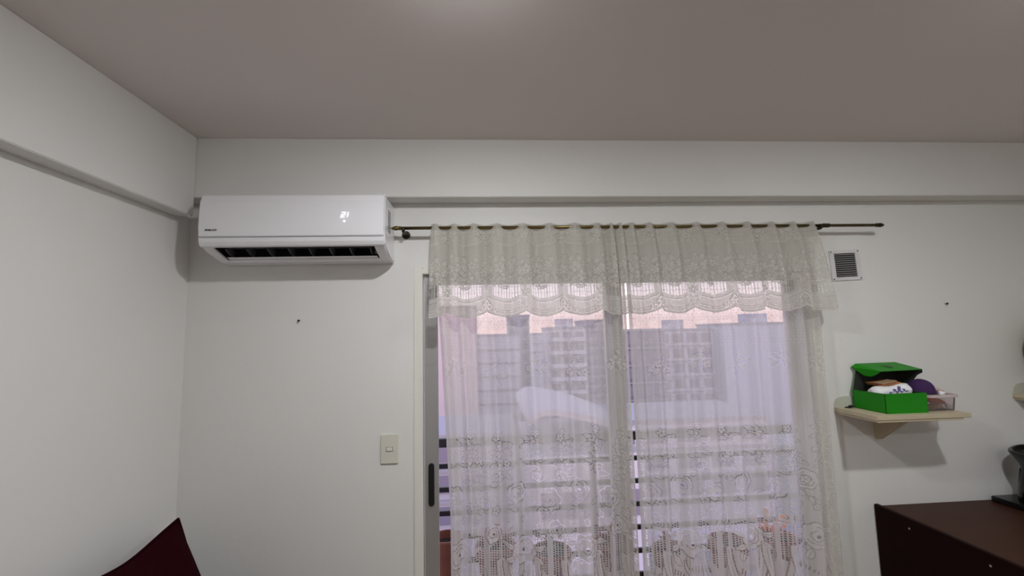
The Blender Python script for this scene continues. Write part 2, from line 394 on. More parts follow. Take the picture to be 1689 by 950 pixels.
def sprig(L, u, z, k):
    L.flower(u, z, .024, 5, .3*k); L.flower(u+.040, z-.030, .020, 5, .8+.2*k); L.flower(u-.034, z-.026, .018, 5, 1.3)
    L.flower(u+.012, z+.040, .013, 4, .4); L.flower(u+.058, z+.010, .011, 4, .2)
    for a, l in ((-.9, .045), (-2.2, .046), (.7, .036), (2.5, .034)): L.leaf(u+.01*math.cos(a), z-.012+.01*math.sin(a), l, a, .0085)
    L.stroke([(u, z-.03), (u+.012, z-.06), (u+.030, z-.082)], .0022, .35)
def garland(L, u, z, s, k):
    L.stroke([(u-.010, z+.02), (u+.008, z-.06), (u-.006, z-.14), (u+.008, z-.22)], .0028, .93)
    for i, (du, dz, r) in enumerate(((0, .030, .013), (-.012, .004, .019), (.014, -.034, .026), (-.016, -.078, .022), (.018, -.118, .028), (-.010, -.170, .024))):
        L.flower(u+s*du, z+dz, r, 5 if i % 2 else 6, .5*i+k)
    for i, (dz, a, l) in enumerate(((-.03, .35, .055), (-.05, -.25, .060), (-.06, 2.9, .045), (-.11, 3.4, .05), (-.13, .2, .055), (-.15, -.5, .05), (-.2, 3.0, .05))):
        L.leaf(u+s*.012*math.cos(a), z+dz, l, a if s > 0 else PI-a, .010)
def panel_pattern(u, z, ph):
    L = Lace(u, z, .68)
    U, Z = np.meshgrid(u, z)
    L.D += .145*np.clip((1.30-Z)/.15, 0, 1)-.10*np.clip((Z-1.70)/.03, 0, 1)      # closer weave under the sprigs
    # tiny woven dots over the upper half
    gu = U/.017; gz = Z/.015; par = np.floor(gz) % 2
    dots = (np.hypot(gu+.5*par-np.floor(gu+.5*par)-.5, gz-np.floor(gz)-.5) < .16) & (Z > 1.56)
    L.D[dots] = .82
    Pd = .20
    n0 = int(math.floor((u[0]-ph)/Pd))-1
    for k in range(n0, n0+9):
        uu = ph+k*Pd
        sprig(L, uu, 1.485+.022*(k % 2), k)
    Pd = .31; n0 = int(math.floor((u[0]-ph)/Pd))-1
    for k in range(n0, n0+6):
        c = ph+k*Pd
        garland(L, c, 1.16, 1, k); garland(L, c+.165, 1.185, -1, k+1); 
        L.rose(c+.075, .925, .046, k); L.rose(c+.235, .885, .052, k+.7)
        for q in range(5): L.leaf(c+.02+.055*q, .862-.012*(q % 2), .05, (.25, 2.7, .5, -.3, 2.9)[q], .010)
        rr_ = np.random.default_rng(100+k)
        for q in range(11):
            a_ = rr_.uniform(0, 2*PI); L.leaf(c+rr_.uniform(0, .31), rr_.uniform(.80, 1.16), rr_.uniform(.03, .05), a_, .009)
        for q in range(6): L.flower(c+rr_.uniform(0, .31), rr_.uniform(.80, 1.14), rr_.uniform(.012, .022), 5, q)
        for q in range(7): L.leaf(c+rr_.uniform(0, .31), rr_.uniform(.46, .62), rr_.uniform(.05, .08), rr_.uniform(.9, 2.2), .011)
        # scattered buds
        for q in range(4): L.flower(c+.03+.075*q, .785+.018*((q+k) % 2), .014, 5, q)
        # open net panels between the stems
        L.lattice(c-.005, c+.060, .735, .760, .640, .600); L.lattice(c+.140, c+.215, .770, .740, .650, .560); L.lattice(c+.245, c+.295, .705, .725, .56, .55)
        L.rose(c+.100, .672, .060, k*.5); L.rose(c+.262, .755, .040, k+1.2)
        for a, l in ((.2, .06), (2.8, .065), (-.5, .055), (3.6, .055)): L.leaf(c+.1+.05*math.cos(a), .672+.05*math.sin(a), l, a, .012)
        # tall arching leaves and stems along the bottom
        for (x0, dx, zt, hh) in ((c-.02, .075, .625, .26), (c+.15, -.07, .61, .28), (c+.16, .09, .625, .27), (c+.29, -.06, .60, .24)):
            t = np.linspace(0, 1, 14)
            pts = np.stack([x0+dx*t**1.8, zt-hh*t], 1)
            L.stroke(pts, .0125, .92); L.stroke(pts+np.array([.0155, 0]), .0022, .3); L.stroke(pts-np.array([.0150, 0]), .0018, .38)
            L.stroke(pts+np.array([.002, 0]), .0014, .6)
        L.stroke([(c+.118, .60), (c+.125, .5), (c+.118, .36), (c+.122, .2)], .005, .93)
        L.leaf(c+.14, .40, .13, 1.15, .02)
        for q in range(6): L.stroke([(c+.03+.012*q, .545-.006*q), (c+.026+.012*q, .522-.003*q)], .0022, .25)
    # bottom of the cloth
    L.D[Z < .09] = .85
    # selvedges
    ed = np.minimum(U-u[0], u[-1]-U); L.D = np.where(ed < .012, np.maximum(L.D, .86), L.D)
    # stiff header round the rod
    L.D[Z > 2.135] = np.maximum(L.D[Z > 2.135], .84)
    return L.D
def val_bottom(u, ph):
    # scalloped lower edge: wide swags meeting in small points
    t = ((u-ph)/.178) % 1.0
    return 1.748-.028*np.sin(PI*t)**.8-.0025*np.abs(np.sin(PI*(u-ph)/.011))
def valance_pattern(u, z, ph):
    L = Lace(u, z, .70); U, Z = np.meshgrid(u, z)
    fine = (np.abs(((U/.0065) % 1)-.5) < .2) & (Z > 1.83) & (Z < 2.06); L.D[fine] = .62
    # upper lace: rows of dotted swags with blossoms between
    Pd = .178; n0 = int(math.floor((u[0]-ph)/Pd))-1
    for k in range(n0, n0+9):
        c = ph+k*Pd
        for r0 in (.058, .070, .080):
            for i in range(25):
                a = PI*(1.14+.72*i/24); x = c+.089+r0*math.cos(a)*1.2; zz = 2.135+r0*math.sin(a)*.95
                w = L.win(x, zz, .004)
                if w: L.put(w[0], np.hypot(w[1], w[2]) < (.0036 if r0 > .075 else .0024), .97)
        for i in range(7):     # fine horizontal ribs under the header
            L.stroke([(c+.02, 2.128-.0075*i), (c+.158, 2.128-.0075*i)], .0011, .88)
        for (du, dz, r) in ((.034, 2.118, .012), (-.036, 2.114, .012), (0, 2.105, .020), (-.014, 2.128, .014), (.016, 2.126, .014), (.004, 2.076, .013)):
            L.flower(c+du, dz, r, 5, k, .95, .42)
        # the big flower band
        for (du, dz, r, n) in ((.010, 1.955, .024, 6), (.062, 1.935, .030, 5), (.112, 1.950, .021, 5), (.036, 1.900, .026, 6), (.092, 1.893, .028, 5), (.140, 1.908, .020, 5), (.160, 1.945, .022, 6), (-.012, 1.915, .020, 5), (.075, 1.985, .012, 5), (.02, 1.992, .011, 5), (.125, 1.988, .012, 4), (.155, 1.878, .018, 5)):
            L.flower(c+du, dz+.012*((k*3+n) % 3-1), r, n, k+du*40, .95, .36)
        for (du, dz, a, l) in ((.035, 1.975, 1.0, .04), (.085, 1.972, 2.0, .036), (.125, 1.97, 1.2, .034), (.02, 1.925, -.4, .045), (.07, 1.905, -2.6, .04), (.12, 1.915, .3, .04), (.05, 1.87, -.5, .05), (.11, 1.865, 3.5, .05), (.15, 1.965, .6, .04), (.165, 1.9, -1.2, .045), (0, 1.885, -1.6, .04), (.08, 1.93, 1.7, .05)):
            L.leaf(c+du, dz, l, a, .009, .95, .36)
    # open net windows below the flowers
    Z2 = (Z < 1.868) & (Z > 1.80); colm = np.abs(((U/.0125) % 1)-.5) < .37; rowm = np.abs(((Z/.030) % 1)-.5) < .45
    tt = ((U-ph)/.178) % 1.0
    openz = Z2 & (np.abs(tt-.5) < .36) & (Z > 1.800+.03*np.abs(2*tt-1)**1.5+.004)
    holes = openz & colm & rowm & (L.D < .9)
    L.D[openz & (L.D < .9)] = .80; L.D[holes] = .05
    for k in range(n0, n0+10):
        c = ph+k*Pd
        t = np.linspace(0, 1, 18)
        for off, wd, v in ((.072, .0030, .97), (.068, .0018, .35), (.030, .0028, .97), (.022, .0022, .97), (.0265, .0016, .45)):
            L.stroke(np.stack([c+Pd*t, 1.722+off+.026-.032*np.sin(PI*t)**.8], 1), wd, v)
        if k % 2 == 0:    # pointed arch filled with small leaves
            L.stroke([(c-.046, 1.742), (c-.02, 1.775), (c, 1.812), (c+.02, 1.775), (c+.046, 1.742)], .0030, .97)
            L.stroke([(c-.040, 1.742), (c-.017, 1.770), (c, 1.802), (c+.017, 1.770), (c+.040, 1.742)], .0018, .35)
            for (a, b) in ((0, 1.785), (-.014, 1.768), (.014, 1.768), (0, 1.755), (-.026, 1.752), (.026, 1.752)): L.flower(c+a, b, .0085, 4, a*90, .95, .30)
        else:
            L.flower(c, 1.835, .022, 6, .3, .95, .36)
            for a in (.6, 2.5, -.6, 3.75): L.leaf(c, 1.79, .035, a, .007, .95, .4)
    zb = val_bottom(U, ph)
    L.D[np.abs(Z-zb-.004) < .0035] = .96
    L.D[Z > 2.135] = np.maximum(L.D[Z > 2.135], .84)
    return L.D
def grid_mesh(name, X, Y, Z, D, parent, top):
    nr, nc = X.shape
    co = np.stack([X, Y, Z], -1).reshape(-1, 3).astype(np.float32)
    idx = np.arange(nr*nc).reshape(nr, nc)
    f = np.stack([idx[:-1, :-1], idx[1:, :-1], idx[1:, 1:], idx[:-1, 1:]], -1).reshape(-1, 4).astype(np.int32)
    me = bpy.data.meshes.new(name); me.vertices.add(len(co)); me.vertices.foreach_set('co', co.ravel())
    me.loops.add(f.size); me.loops.foreach_set('vertex_index', f.ravel())
    me.polygons.add(len(f)); me.polygons.foreach_set('loop_start', np.arange(0, f.size, 4, dtype=np.int32))
    me.polygons.foreach_set('use_smooth', np.ones(len(f), bool))
    me.update(calc_edges=True); me.validate()
    a = me.attributes.new('lace', 'FLOAT', 'POINT'); a.data.foreach_set('value', D.reshape(-1).astype(np.float32))
    o = link(name, me, LACE); P(o, parent); return o
EYES_L = [-.235-.03, -.169, -.086, .018, .134, .263, .39, .512, .608, .655, .700]
EYES_R = [.645, .690, .771, .868, .991, 1.12, 1.251, 1.38, 1.503, 1.608, 1.70]
def fold(x, eyes):
    idx = np.interp(x, eyes, np.arange(len(eyes)))
    return .5+.5*np.cos(2*PI*idx), idx
def curtain(label, eyes, xl_t, xl_b, xr_t, xr_b, ph, vx, seed):
    top = empty('lace_curtain', ((xl_t+xr_t)/2, RY, .04), label, 'curtain', 'lace curtain panels on the brass rod')
    W = xr_t-xl_t
    u = np.linspace(xl_t, xr_t, int(W/.0025))
    z = np.concatenate([np.linspace(2.164, .42, 690), np.linspace(.40, .04, 24)])
    D = panel_pattern(u, z, ph)
    U, Z = np.meshgrid(u, z); s = (U-xl_t)/W; d = np.clip((2.164-Z)/2.12, 0, 1)
    # the cloth settles towards its lower width
    e = np.clip(d*1.6, 0, 1)**.8
    X = (xl_t+(xl_b-xl_t)*e)*(1-s)+(xr_t+(xr_b-xr_t)*e)*s
    g, idx = fold(U, eyes)
    topw = np.exp(-(2.164-Z)/.10)
    gt = g**.45
    Ytop = -.018+.042*gt
    low = .018*np.cos(2*PI*idx+.35*np.sin(3*Z+seed))+.009*np.cos(PI*idx*.5+seed+1.2*Z)+.004*np.cos(2*PI*idx*2.3+seed*2)
    Y = RY+topw*Ytop+(1-topw)*(.004+low)
    grid_mesh('sheer_panel', X, Y, Z, D, top, top)
    # valance sewn along the same header
    v0, v1, f0, f1 = vx; W2 = v1-v0
    u = np.linspace(v0, v1, int(W2/.0022)); zt = np.linspace(0, 1, 196)
    zb = val_bottom(u, ph)
    Zv = 2.167+(zb[None, :]-2.167)*zt[:, None]
    zlin = 2.167+(1.722-2.167)*zt
    Uv = np.repeat(u[None, :], len(zt), 0)
    # sample the pattern at the true heights
    zz = np.linspace(2.17, 1.715, 230); Dp = valance_pattern(u, zz, ph)
    jj = np.clip(((2.17-Zv)/(2.17-1.715)*229).round().astype(int), 0, 229)
    Dv = Dp[jj, np.arange(len(u))[None, :]]
    g, idx = fold(Uv, eyes); dd = (2.167-Zv)/.44
    topw = np.exp(-(2.167-Zv)/.07); gt = g**.45
    sv = (Uv-v0)/W2
    Xv = Uv+dd*(f0*(1-np.clip(sv/.12, 0, 1))+f1*np.clip((sv-.90)/.10, 0, 1))
    lowv = -.040*np.clip(dd, 0, 1)**.8-.010+.018*np.cos(2*PI*idx)+.006*np.cos(2*PI*idx*2+seed)+.006*np.cos(PI*idx*.7+2*seed)
    Yv = RY-.006+topw*(-.018+.042*gt)+(1-topw)*lowv
    grid_mesh('valance', Xv, Yv, Zv, Dv, top, top)
    return top
curtain('left lace curtain panel with scalloped valance, nearest the air conditioner', EYES_L, -.234, -.158, .682, .684, .02, (-.238, .681, -.006, 0), .3)
curtain('right lace curtain panel with scalloped valance, nearest the wall vent', EYES_R, .700, .712, 1.678, 1.662, .83, (.685, 1.690, 0, .045), 1.7)

# ------------------------------------------------------------------ wall fittings
vg = empty('vent_grille', (1.884, 0, 1.955), 'small white louvred vent grille on the wall beside the curtain', 'vent')
bm = bmesh.new()
for b in ((-.082, .082, .062, .079), (-.082, .082, -.079, -.062), (-.082, -.058, -.062, .062), (.058, .082, -.062, .062)): bx(bm, b[0], b[1], -.007, 0, b[2], b[3])
done('frame', bm, GRILLE, vg)
box('backing', (-.058, .058, -.0015, -.0005, -.062, .062), BLACK, vg)
sl = None
for k in range(11):
    z = -.055+.011*k
    if sl is None:
        bm = bmesh.new(); prism(bm, [(-.0015, .0036), (-.0075, -.0018), (-.0062, -.0026), (-.0005, .0026)], 'X', -.058, .058); o = done('slat', bm, mat('slat_grey', (.25, .25, .24), .5), vg); sl = o.data
    else: o = link('slat', sl, None, vg)
    o.location = (0, 0, z)
for sx_ in (-.074, .074):
    for sz in (-.071, .071):
        bm = bmesh.new(); tube(bm, (sx_, -.0085, sz), (sx_, -.006, sz), .0035, seg=10); done('screw', bm, INK, vg)
vg.rotation_euler = (0, math.radians(-2.0), 0)
sw = empty('light_switch', (-.4425, 0, 1.1235), 'beige light switch plate beside the balcony door', 'light switch')
box('plate', (-.040, .040, -.009, 0, -.066, .066), SWITCH, sw, bevel=.002)
o = box('toggle', (-.013, .013, -.014, -.008, -.009, .007), SWBTN, sw, bevel=.002)
box('toggle_slot', (-.017, .017, -.0096, -.0085, -.012, .010), mat('switch_slot', (.36, .35, .31), .5), sw)
for i, (x, z, lab) in enumerate(((-.865, 1.727, 'small dark nail in the wall below the air conditioner'), (2.417, 1.744, 'small dark nail in the wall above the green box shelf'))):
    bm = bmesh.new(); lathe(bm, [(.0022, 0), (.0022, -.010), (.0058, -.011), (.0052, -.0135), (.001, -.0145)], (x, 0, z), 12, 'Y')
    tag(done('nail', bm, NAIL), lab, 'nail', 'nails left in the back wall')

# ------------------------------------------------------------------ shelves
def shelf(x0, x1, zt, dep, brk, label):
    t = empty('wall_shelf', (x0, 0, zt), label, 'shelf')
    box('board', (0, x1-x0, -dep, 0, -.020, 0), SHELFM, t, bevel=.002)
    box('under_lip', (.006, x1-x0-.035, -dep+.004, 0, -.030, -.020), SHELFM, t, bevel=.0015)
    h = [(0, 0), (.19, 0), (.19, .052)] + [(.055-.055*math.sin(PI/2*k/8)*1.0, .052-.052*(1-math.cos(PI/2*k/8))) for k in range(9)]
    h = [(0.0, 0.0), (.30, 0.0), (.30, .054), (.06, .054), (.035, .051), (.015, .042), (.004, .026)]
    bm = bmesh.new(); prism(bm, h, 'Y', -.008, 0); done('back_upstand', bm, BACKB, t)
    bm = bmesh.new(); prism(bm, [(0, -.030), (-.175, -.030), (-.175, -.042), (-.022, -.158), (0, -.158)], 'X', brk-x0-.011, brk-x0+.011); done('bracket', bm, SHELFM, t, bevel=.001)
    return t
shelf(1.750, 2.205, 1.236, .245, 1.962, 'cream wooden wall shelf holding the open green box')
shelf(2.728, 3.12, 1.272, .22, 2.92, 'cream wooden wall shelf at the right edge under the round vase')

# green box with the lid standing open
ZS = 1.236
gb = empty('gift_box', (1.93, -.11, ZS), 'open bright green cardboard box on the wall shelf', 'box')
X0, X1, Y0, Y1, H = 1.838, 2.040, -.203, -.022, .090
def gl(name, pts, m, th=.0022, par=gb):
    bm = bmesh.new(); sheet(bm, pts, th); return P(done(name, bm, m), par)
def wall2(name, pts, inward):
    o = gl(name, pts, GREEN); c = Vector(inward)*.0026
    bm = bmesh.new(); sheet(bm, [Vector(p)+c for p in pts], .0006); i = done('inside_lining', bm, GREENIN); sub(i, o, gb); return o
wall2('front_wall', [(X0, Y0, ZS), (X1, Y0, ZS), (X1, Y0, ZS+H), (X0, Y0, ZS+H)], (0, 1, 0))
wall2('back_wall', [(X0, Y1, ZS), (X1, Y1, ZS), (X1, Y1, ZS+H-.002), (X0, Y1, ZS+H-.002)], (0, -1, 0))
wall2('left_wall', [(X0, Y0+.004, ZS), (X0, Y1, ZS), (X0, Y1, ZS+H-.003), (X0, Y0+.004, ZS+H)], (1, 0, 0))
wall2('right_wall', [(X1, Y0+.002, ZS), (X1, Y1, ZS), (X1, Y1, ZS+H), (X1, Y0+.002, ZS+H)], (-1, 0, 0))
gl('base', [(X0, Y0, ZS+.0005), (X1, Y0, ZS+.0005), (X1, Y1, ZS+.0005), (X0, Y1, ZS+.0005)], GREEN, .002)
LT = 1.447
lid = wall2('lid', [(X0+.002, Y1-.002, ZS+H), (X1+.016, Y1-.002, ZS+H), (X1+.050, -.014, LT), (X0+.042, -.014, LT)], (0, -1, 0))
lid['label'] = 'raised lid of the green box'
FT = [(X0+.040, -.012, LT+.003), (X1+.046, -.012, LT+.005), (X1+.075, -.125, 1.424), (X0+.066, -.125, 1.420)]
fl = gl('lid_flap', FT, GREEN); 
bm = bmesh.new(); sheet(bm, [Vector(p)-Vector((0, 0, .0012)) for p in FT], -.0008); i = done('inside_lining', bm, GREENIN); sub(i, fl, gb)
a, b = Vector(FT[0]), Vector(FT[3])
ear = [a, b, b+Vector((-.006, .022, -.018)), b+Vector((-.012, .048, -.029)), b+Vector((-.020, .074, -.028)), a+Vector((-.024, .004, -.016))]
bm = bmesh.new(); sheet(bm, ear, .002); sub(done('ear', bm, GREEN), fl, gb)
a, b = Vector(FT[1]), Vector(FT[2])
ear = [a, b, b+Vector((.004, .004, -.016)), b+Vector((-.006, .022, -.030)), b+Vector((-.012, .050, -.070)), a+Vector((-.012, -.004, -.112))]
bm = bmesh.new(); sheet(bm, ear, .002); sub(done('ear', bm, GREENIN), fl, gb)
cl = [Vector(FT[0]).lerp(Vector(FT[1]), s_).lerp(Vector(FT[3]).lerp(Vector(FT[2]), s_), t_)+Vector((0, 0, .0026)) for s_, t_ in ((.38, .42), (.53, .36), (.56, .55), (.50, .72), (.42, .62))]
bm = bmesh.new(); sheet(bm, cl, .0005); sub(done('printed_emblem', bm, GREEND), fl, gb)

# things inside the box
wt = empty('rolled_cloth', (1.93, -.11, ZS+.003), 'white rolled cloth with a violet print inside the green box', 'cloth')
bm = bmesh.new()
NS = 40
rings = []
for k in range(22):
    t = k/21; ring = []
    rr = .030*(.93+.07*math.sin(3*t*PI)); 
    for j in range(20):
        a = 2*PI*j/20; w_ = 1+.05*math.sin(5*a+6*t)
        ring.append(bm.verts.new((1.850+.166*t, -.130+rr*1.15*w_*math.cos(a), ZS+.082+.010*t+rr*w_*math.sin(a)*(1.0+.15*t))))
    rings.append(ring)
for k in range(21):
    for j in range(20): bm.faces.new((rings[k][j], rings[k][(j+1) % 20], rings[k+1][(j+1) % 20], rings[k+1][j]))
bm.faces.new(rings[0]); bm.faces.new(rings[-1])
P(done('roll', bm, WHITEC, smooth=True), wt)
bm = bmesh.new()
lathe(bm, [(.012, 1.852), (.026, 1.851), (.034, 1.858), (.036, 1.868), (.033, 1.878), (.027, 1.881)], (0, -.131, ZS+.080), 22, 'X'); P(done('rolled_edge', bm, WHITEC, smooth=True), wt)
bm = bmesh.new()
for (x, z, w_, h_) in ((1.925, .108, .004, .010), (1.935, .104, .010, .004), (1.948, .110, .004, .020), (1.955, .104, .008, .004), (1.97, .108, .004, .010), (1.978, .106, .012, .004), (1.90, .101, .012, .004)):
    bx(bm, x, x+w_, -.1690, -.1565, ZS+z-.013, ZS+z-.013+h_)
P(done('printed_letters', bm, VIOLETINK), wt)
bm = bmesh.new(); bx(bm, 1.86, 2.02, -.16, -.05, ZS+.004, ZS+.056)
P(done('folded_layer', bm, WHITEC, bevel=.012), wt)
lp = empty('leather_pouch', (1.95, -.07, ZS+.12), 'tan leather pouch lying on the white cloth in the green box', 'pouch')
bm = bmesh.new()
prism(bm, [(1.880, .127), (1.900, .128), (1.945, .136), (1.965, .140), (1.990, .134), (2.012, .126), (2.018, .118), (1.985, .121), (1.94, .119), (1.895, .113)], 'Y', -.13, -.04)
for v in bm.verts: v.co.z += ZS-.002; v.co.x += .1*(v.co.y+.13)
P(done('pouch_body', bm, LEATHER, bevel=.003), lp)
bm = bmesh.new(); prism(bm, [(1.885, .1275), (1.902, .1295), (1.945, .1375), (1.965, .1415), (1.975, .139), (1.945, .131), (1.90, .123)], 'Y', -.136, -.085)
for v in bm.verts: v.co.z += ZS
P(done('pouch_flap', bm, TANCL, bevel=.001), lp)

# clear tub beside the box
TX, TY = 2.140, -.118
tb = empty('plastic_tub', (TX, TY, ZS), 'clear pinkish plastic tub filled with small cloths beside the green box', 'tub')
def rr_ring(hx, hy, r, n=6):
    o_ = []
    for cx, cy, a0 in ((hx-r, hy-r, 0), (-hx+r, hy-r, PI/2), (-hx+r, -hy+r, PI), (hx-r, -hy+r, 1.5*PI)):
        for k in range(n): a = a0+PI/2*k/(n-1); o_.append((cx+r*math.cos(a), cy+r*math.sin(a)))
    return o_
def loft(bm, secs):
    R_ = [[bm.verts.new((x, y, z)) for x, y in pts] for pts, z in secs]
    for A, B in zip(R_[:-1], R_[1:]):
        n = len(A)
        for i in range(n): bm.faces.new((A[i], A[(i+1) % n], B[(i+1) % n], B[i]))
    bm.faces.new(R_[0]); return R_
bm = bmesh.new(); loft(bm, [(rr_ring(.070, .062, .02), .001), (rr_ring(.076, .068, .02), .074)]); done('tub_wall', bm, TUBM, tb)
bm = bmesh.new()
A = loft(bm, [(rr_ring(.076, .068, .02), .062), (rr_ring(.083, .075, .022), .0625), (rr_ring(.083, .075, .022), .074), (rr_ring(.075, .067, .02), .0745)])
done('tub_rim', bm, TUBRIM, tb)
def blob(name, c, r, m, label, cat, group=None, sub_=3, sq=(1, 1, 1), wob=.12, seed=1):
    bm = bmesh.new(); bmesh.ops.create_icosphere(bm, subdivisions=sub_, radius=1)
    for v in bm.verts:
        p = v.co.copy(); k = 1+wob*(math.sin(3*p.x+seed*1.7)*math.cos(4*p.y+seed)+.6*math.sin(6*p.z+2*p.x+seed))
        v.co = Vector((p.x*r*sq[0]*k, p.y*r*sq[1]*k, p.z*r*sq[2]*k))
    o = done(name, bm, m, smooth=True); o.location = c
    return tag(o, label, cat, group)
beanie = empty('knit_hat', (TX-.008, TY+.006, ZS+.072), 'purple knitted hat on top of the plastic tub', 'hat')
bm = bmesh.new(); prof = [(.052, 0.0), (.054, .008), (.053, .020), (.049, .036), (.040, .052), (.026, .063), (.010, .069), (.001, .070)]
lathe(bm, prof, (-.022, 0, .004), 28)
for v in bm.verts: v.co.z *= .94; v.co.x *= 1.04
done('crown', bm, PURPLE, beanie, smooth=True)
bm = bmesh.new(); lathe(bm, [(.050, 0), (.056, .001), (.058, .008), (.056, .015), (.052, .016)], (-.022, 0, .002), 28); done('ribbed_brim', bm, PURPLE, beanie, smooth=True)
blob('orange_cloth', (TX+.000, TY-.026, ZS+.040), .034, ORANGE, 'orange folded cloth inside the plastic tub', 'cloth', sq=(1.6, .9, .42), seed=2).rotation_euler = (0, .22, 0)
blob('brown_cloth', (TX-.010, TY-.020, ZS+.014), .03, TANCL, 'brown crumpled cloth at the bottom of the plastic tub', 'cloth', sq=(1.5, 1.1, .38), seed=3)
blob('cream_sock', (TX+.052, TY-.040, ZS+.014), .013, WHITEC, 'small cream balled sock at the front corner of the plastic tub', 'sock', sq=(1, 1, .85), seed=4)
blob('white_cloth', (TX+.032, TY-.034, ZS+.076), .013, WHITEC, 'small white cloth scrap beside the purple hat', 'cloth', sq=(1.0, .8, .8), wob=.3, seed=5)
blob('patterned_scarf', (TX+.052, TY+.014, ZS+.080), .020, PINKCL, 'pink and cream patterned scarf heaped on the plastic tub', 'scarf', sq=(1.15, 1.3, .8), wob=.25, seed=6)
kc = empty('key_ring', (1.80, -.035, ZS), 'small dark bunch of keys on the shelf behind the green box', 'keys')
bm = bmesh.new()
for k in range(12):
    a0, a1 = 2*PI*k/12, 2*PI*(k+1)/12
    tube(bm, (.012*math.cos(a0)-.004, .012*math.sin(a0), .004), (.012*math.cos(a1)-.004, .012*math.sin(a1), .004), .002, seg=6)
done('ring', bm, BLACK, kc)
for k in range(3):
    bm = bmesh.new(); prism(bm, [(-.006, -.006), (.006, -.006), (.008, 0), (.006, .004), (.024, .002), (.024, .005), (.004, .007), (-.006, .006)], 'Z', .001, .004)
    o = done('key', bm, BLACK, kc); o.location = (.008, 0, .0025+.003*k); o.rotation_euler = (0, 0, -.5+.5*k)

# round vase on the right-hand shelf, coloured dark brown below and olive above
vz = empty('round_vase', (2.868, -.110, 1.272), 'round olive and dark brown vase at the right edge of the picture', 'vase')
prof = [(.055, 0), (.062, .003), (.085, .045), (.120, .12), (.150, .185)]
bm = bmesh.new(); lathe(bm, [(r*.68, h) for r, h in prof], seg=36); done('lower_body', bm, DKBROWN, vz, smooth=True)
prof = [(.150, .185), (.160, .225), (.158, .262), (.140, .300), (.105, .330), (.07, .345), (.06, .37), (.066, .385), (.058, .386), (.052, .37)]
bm = bmesh.new(); lathe(bm, [(r*.68, h) for r, h in prof], seg=36); done('upper_body', bm, OLIVE, vz, smooth=True)

# ------------------------------------------------------------------ dresser and figurine
dr = empty('dresser', (1.907, -.005, 0), 'dark mahogany dresser against the back wall', 'dresser')
DW, DD, DH = 1.15, .72, .757
box('side_panel', (0, .020, -DD, 0, 0, DH+.010), DARKWOOD, dr, bevel=.0015)
box('side_panel', (DW-.020, DW, -DD, 0, 0, DH+.010), DARKWOOD, dr, bevel=.0015)
box('top_panel', (.0205, DW-.0205, -DD+.002, 0, DH-.022, DH), TOPWOOD, dr, bevel=.0015)
box('back_panel', (.021, DW-.021, -.012, -.002, .05, DH-.024), DARKWOOD, dr)
box('plinth', (.021, DW-.021, -DD+.03, -DD+.05, 0, .07), DARKWOOD, dr)
for k in range(3):
    z0 = .078+.218*k; d_ = box('drawer', (.024, DW-.024, -DD-.004, -.03, z0, z0+.210), DARKWOOD, dr, bevel=.003)
    for x in (.3, DW-.3):
        bm = bmesh.new(); lathe(bm, [(.006, -DD-.003), (.006, -DD-.015), (.014, -DD-.019), (.012, -DD-.026), (.002, -DD-.028)], (x, 0, z0+.105), 16, 'Y'); done('knob', bm, SCREW, d_, smooth=True)
for y in (-.177, -.498):
    bm = bmesh.new(); lathe(bm, [(.0045, -.0002), (.0045, -.0012), (.001, -.0018)], (0, y, .724), 12, 'X'); done('screw_cap', bm, SCREW, dr)
ZD = DH+.0005
fg = empty('black_vase', (2.650, -.150, ZD), 'black flared ceramic vase on a square base, on the dresser', 'vase')
box('base_plate', (-.145, .145, -.125, .125, 0, .028), BLACKG, fg, bevel=.004)
bm = bmesh.new()
lathe(bm, [(.100, .030), (.104, .036), (.101, .060), (.093, .110), (.084, .160), (.079, .195), (.082, .215), (.095, .240), (.110, .266), (.117, .284), (.114, .293), (.104, .292), (.085, .250), (.070, .205)], seg=36)
for v in bm.verts:
    if v.co.z > .2: v.co.z += .10*v.co.x*(v.co.z-.2)/.09
    v.co.z *= .92; v.co.x *= .93; v.co.y *= .93
    a = math.atan2(v.co.y, v.co.x); v.co.x *= 1+.03*math.cos(5*a); v.co.y *= 1+.03*math.cos(5*a)
done('vase_body', bm, BLACKG, fg, smooth=True)
bm = bmesh.new()
for k in range(9):
    a = 2*PI*k/9; tube(bm, (.096*math.cos(a), .096*math.sin(a), .030), (.077*math.cos(a+.25), .077*math.sin(a+.25), .175), .004, .002, seg=8)
done('ribs', bm, BLACKG, fg, smooth=True)

# ------------------------------------------------------------------ sofa along the left wall with its back cushion
sf = empty('sofa', (-.95, -1.05, 0), 'maroon sofa along the left wall below the pointed cushion', 'sofa')
P(box('seat_base', (-1.365, -.52, -1.98, -.10, .12, .30), MAROON, bevel=.02), sf)
for y0, y1 in ((-1.02, -.12), (-1.96, -1.06)): P(box('seat_cushion', (-1.36, -.50, y0, y1, .30, .44), MAROON, bevel=.035, seg=4), sf)
for x in (-1.3, -.58):
    for y in (-1.9, -.18):
        bm = bmesh.new(); tube(bm, (x, y, 0), (x, y, .125), .018, .028); P(done('leg', bm, DARKWOOD), sf)
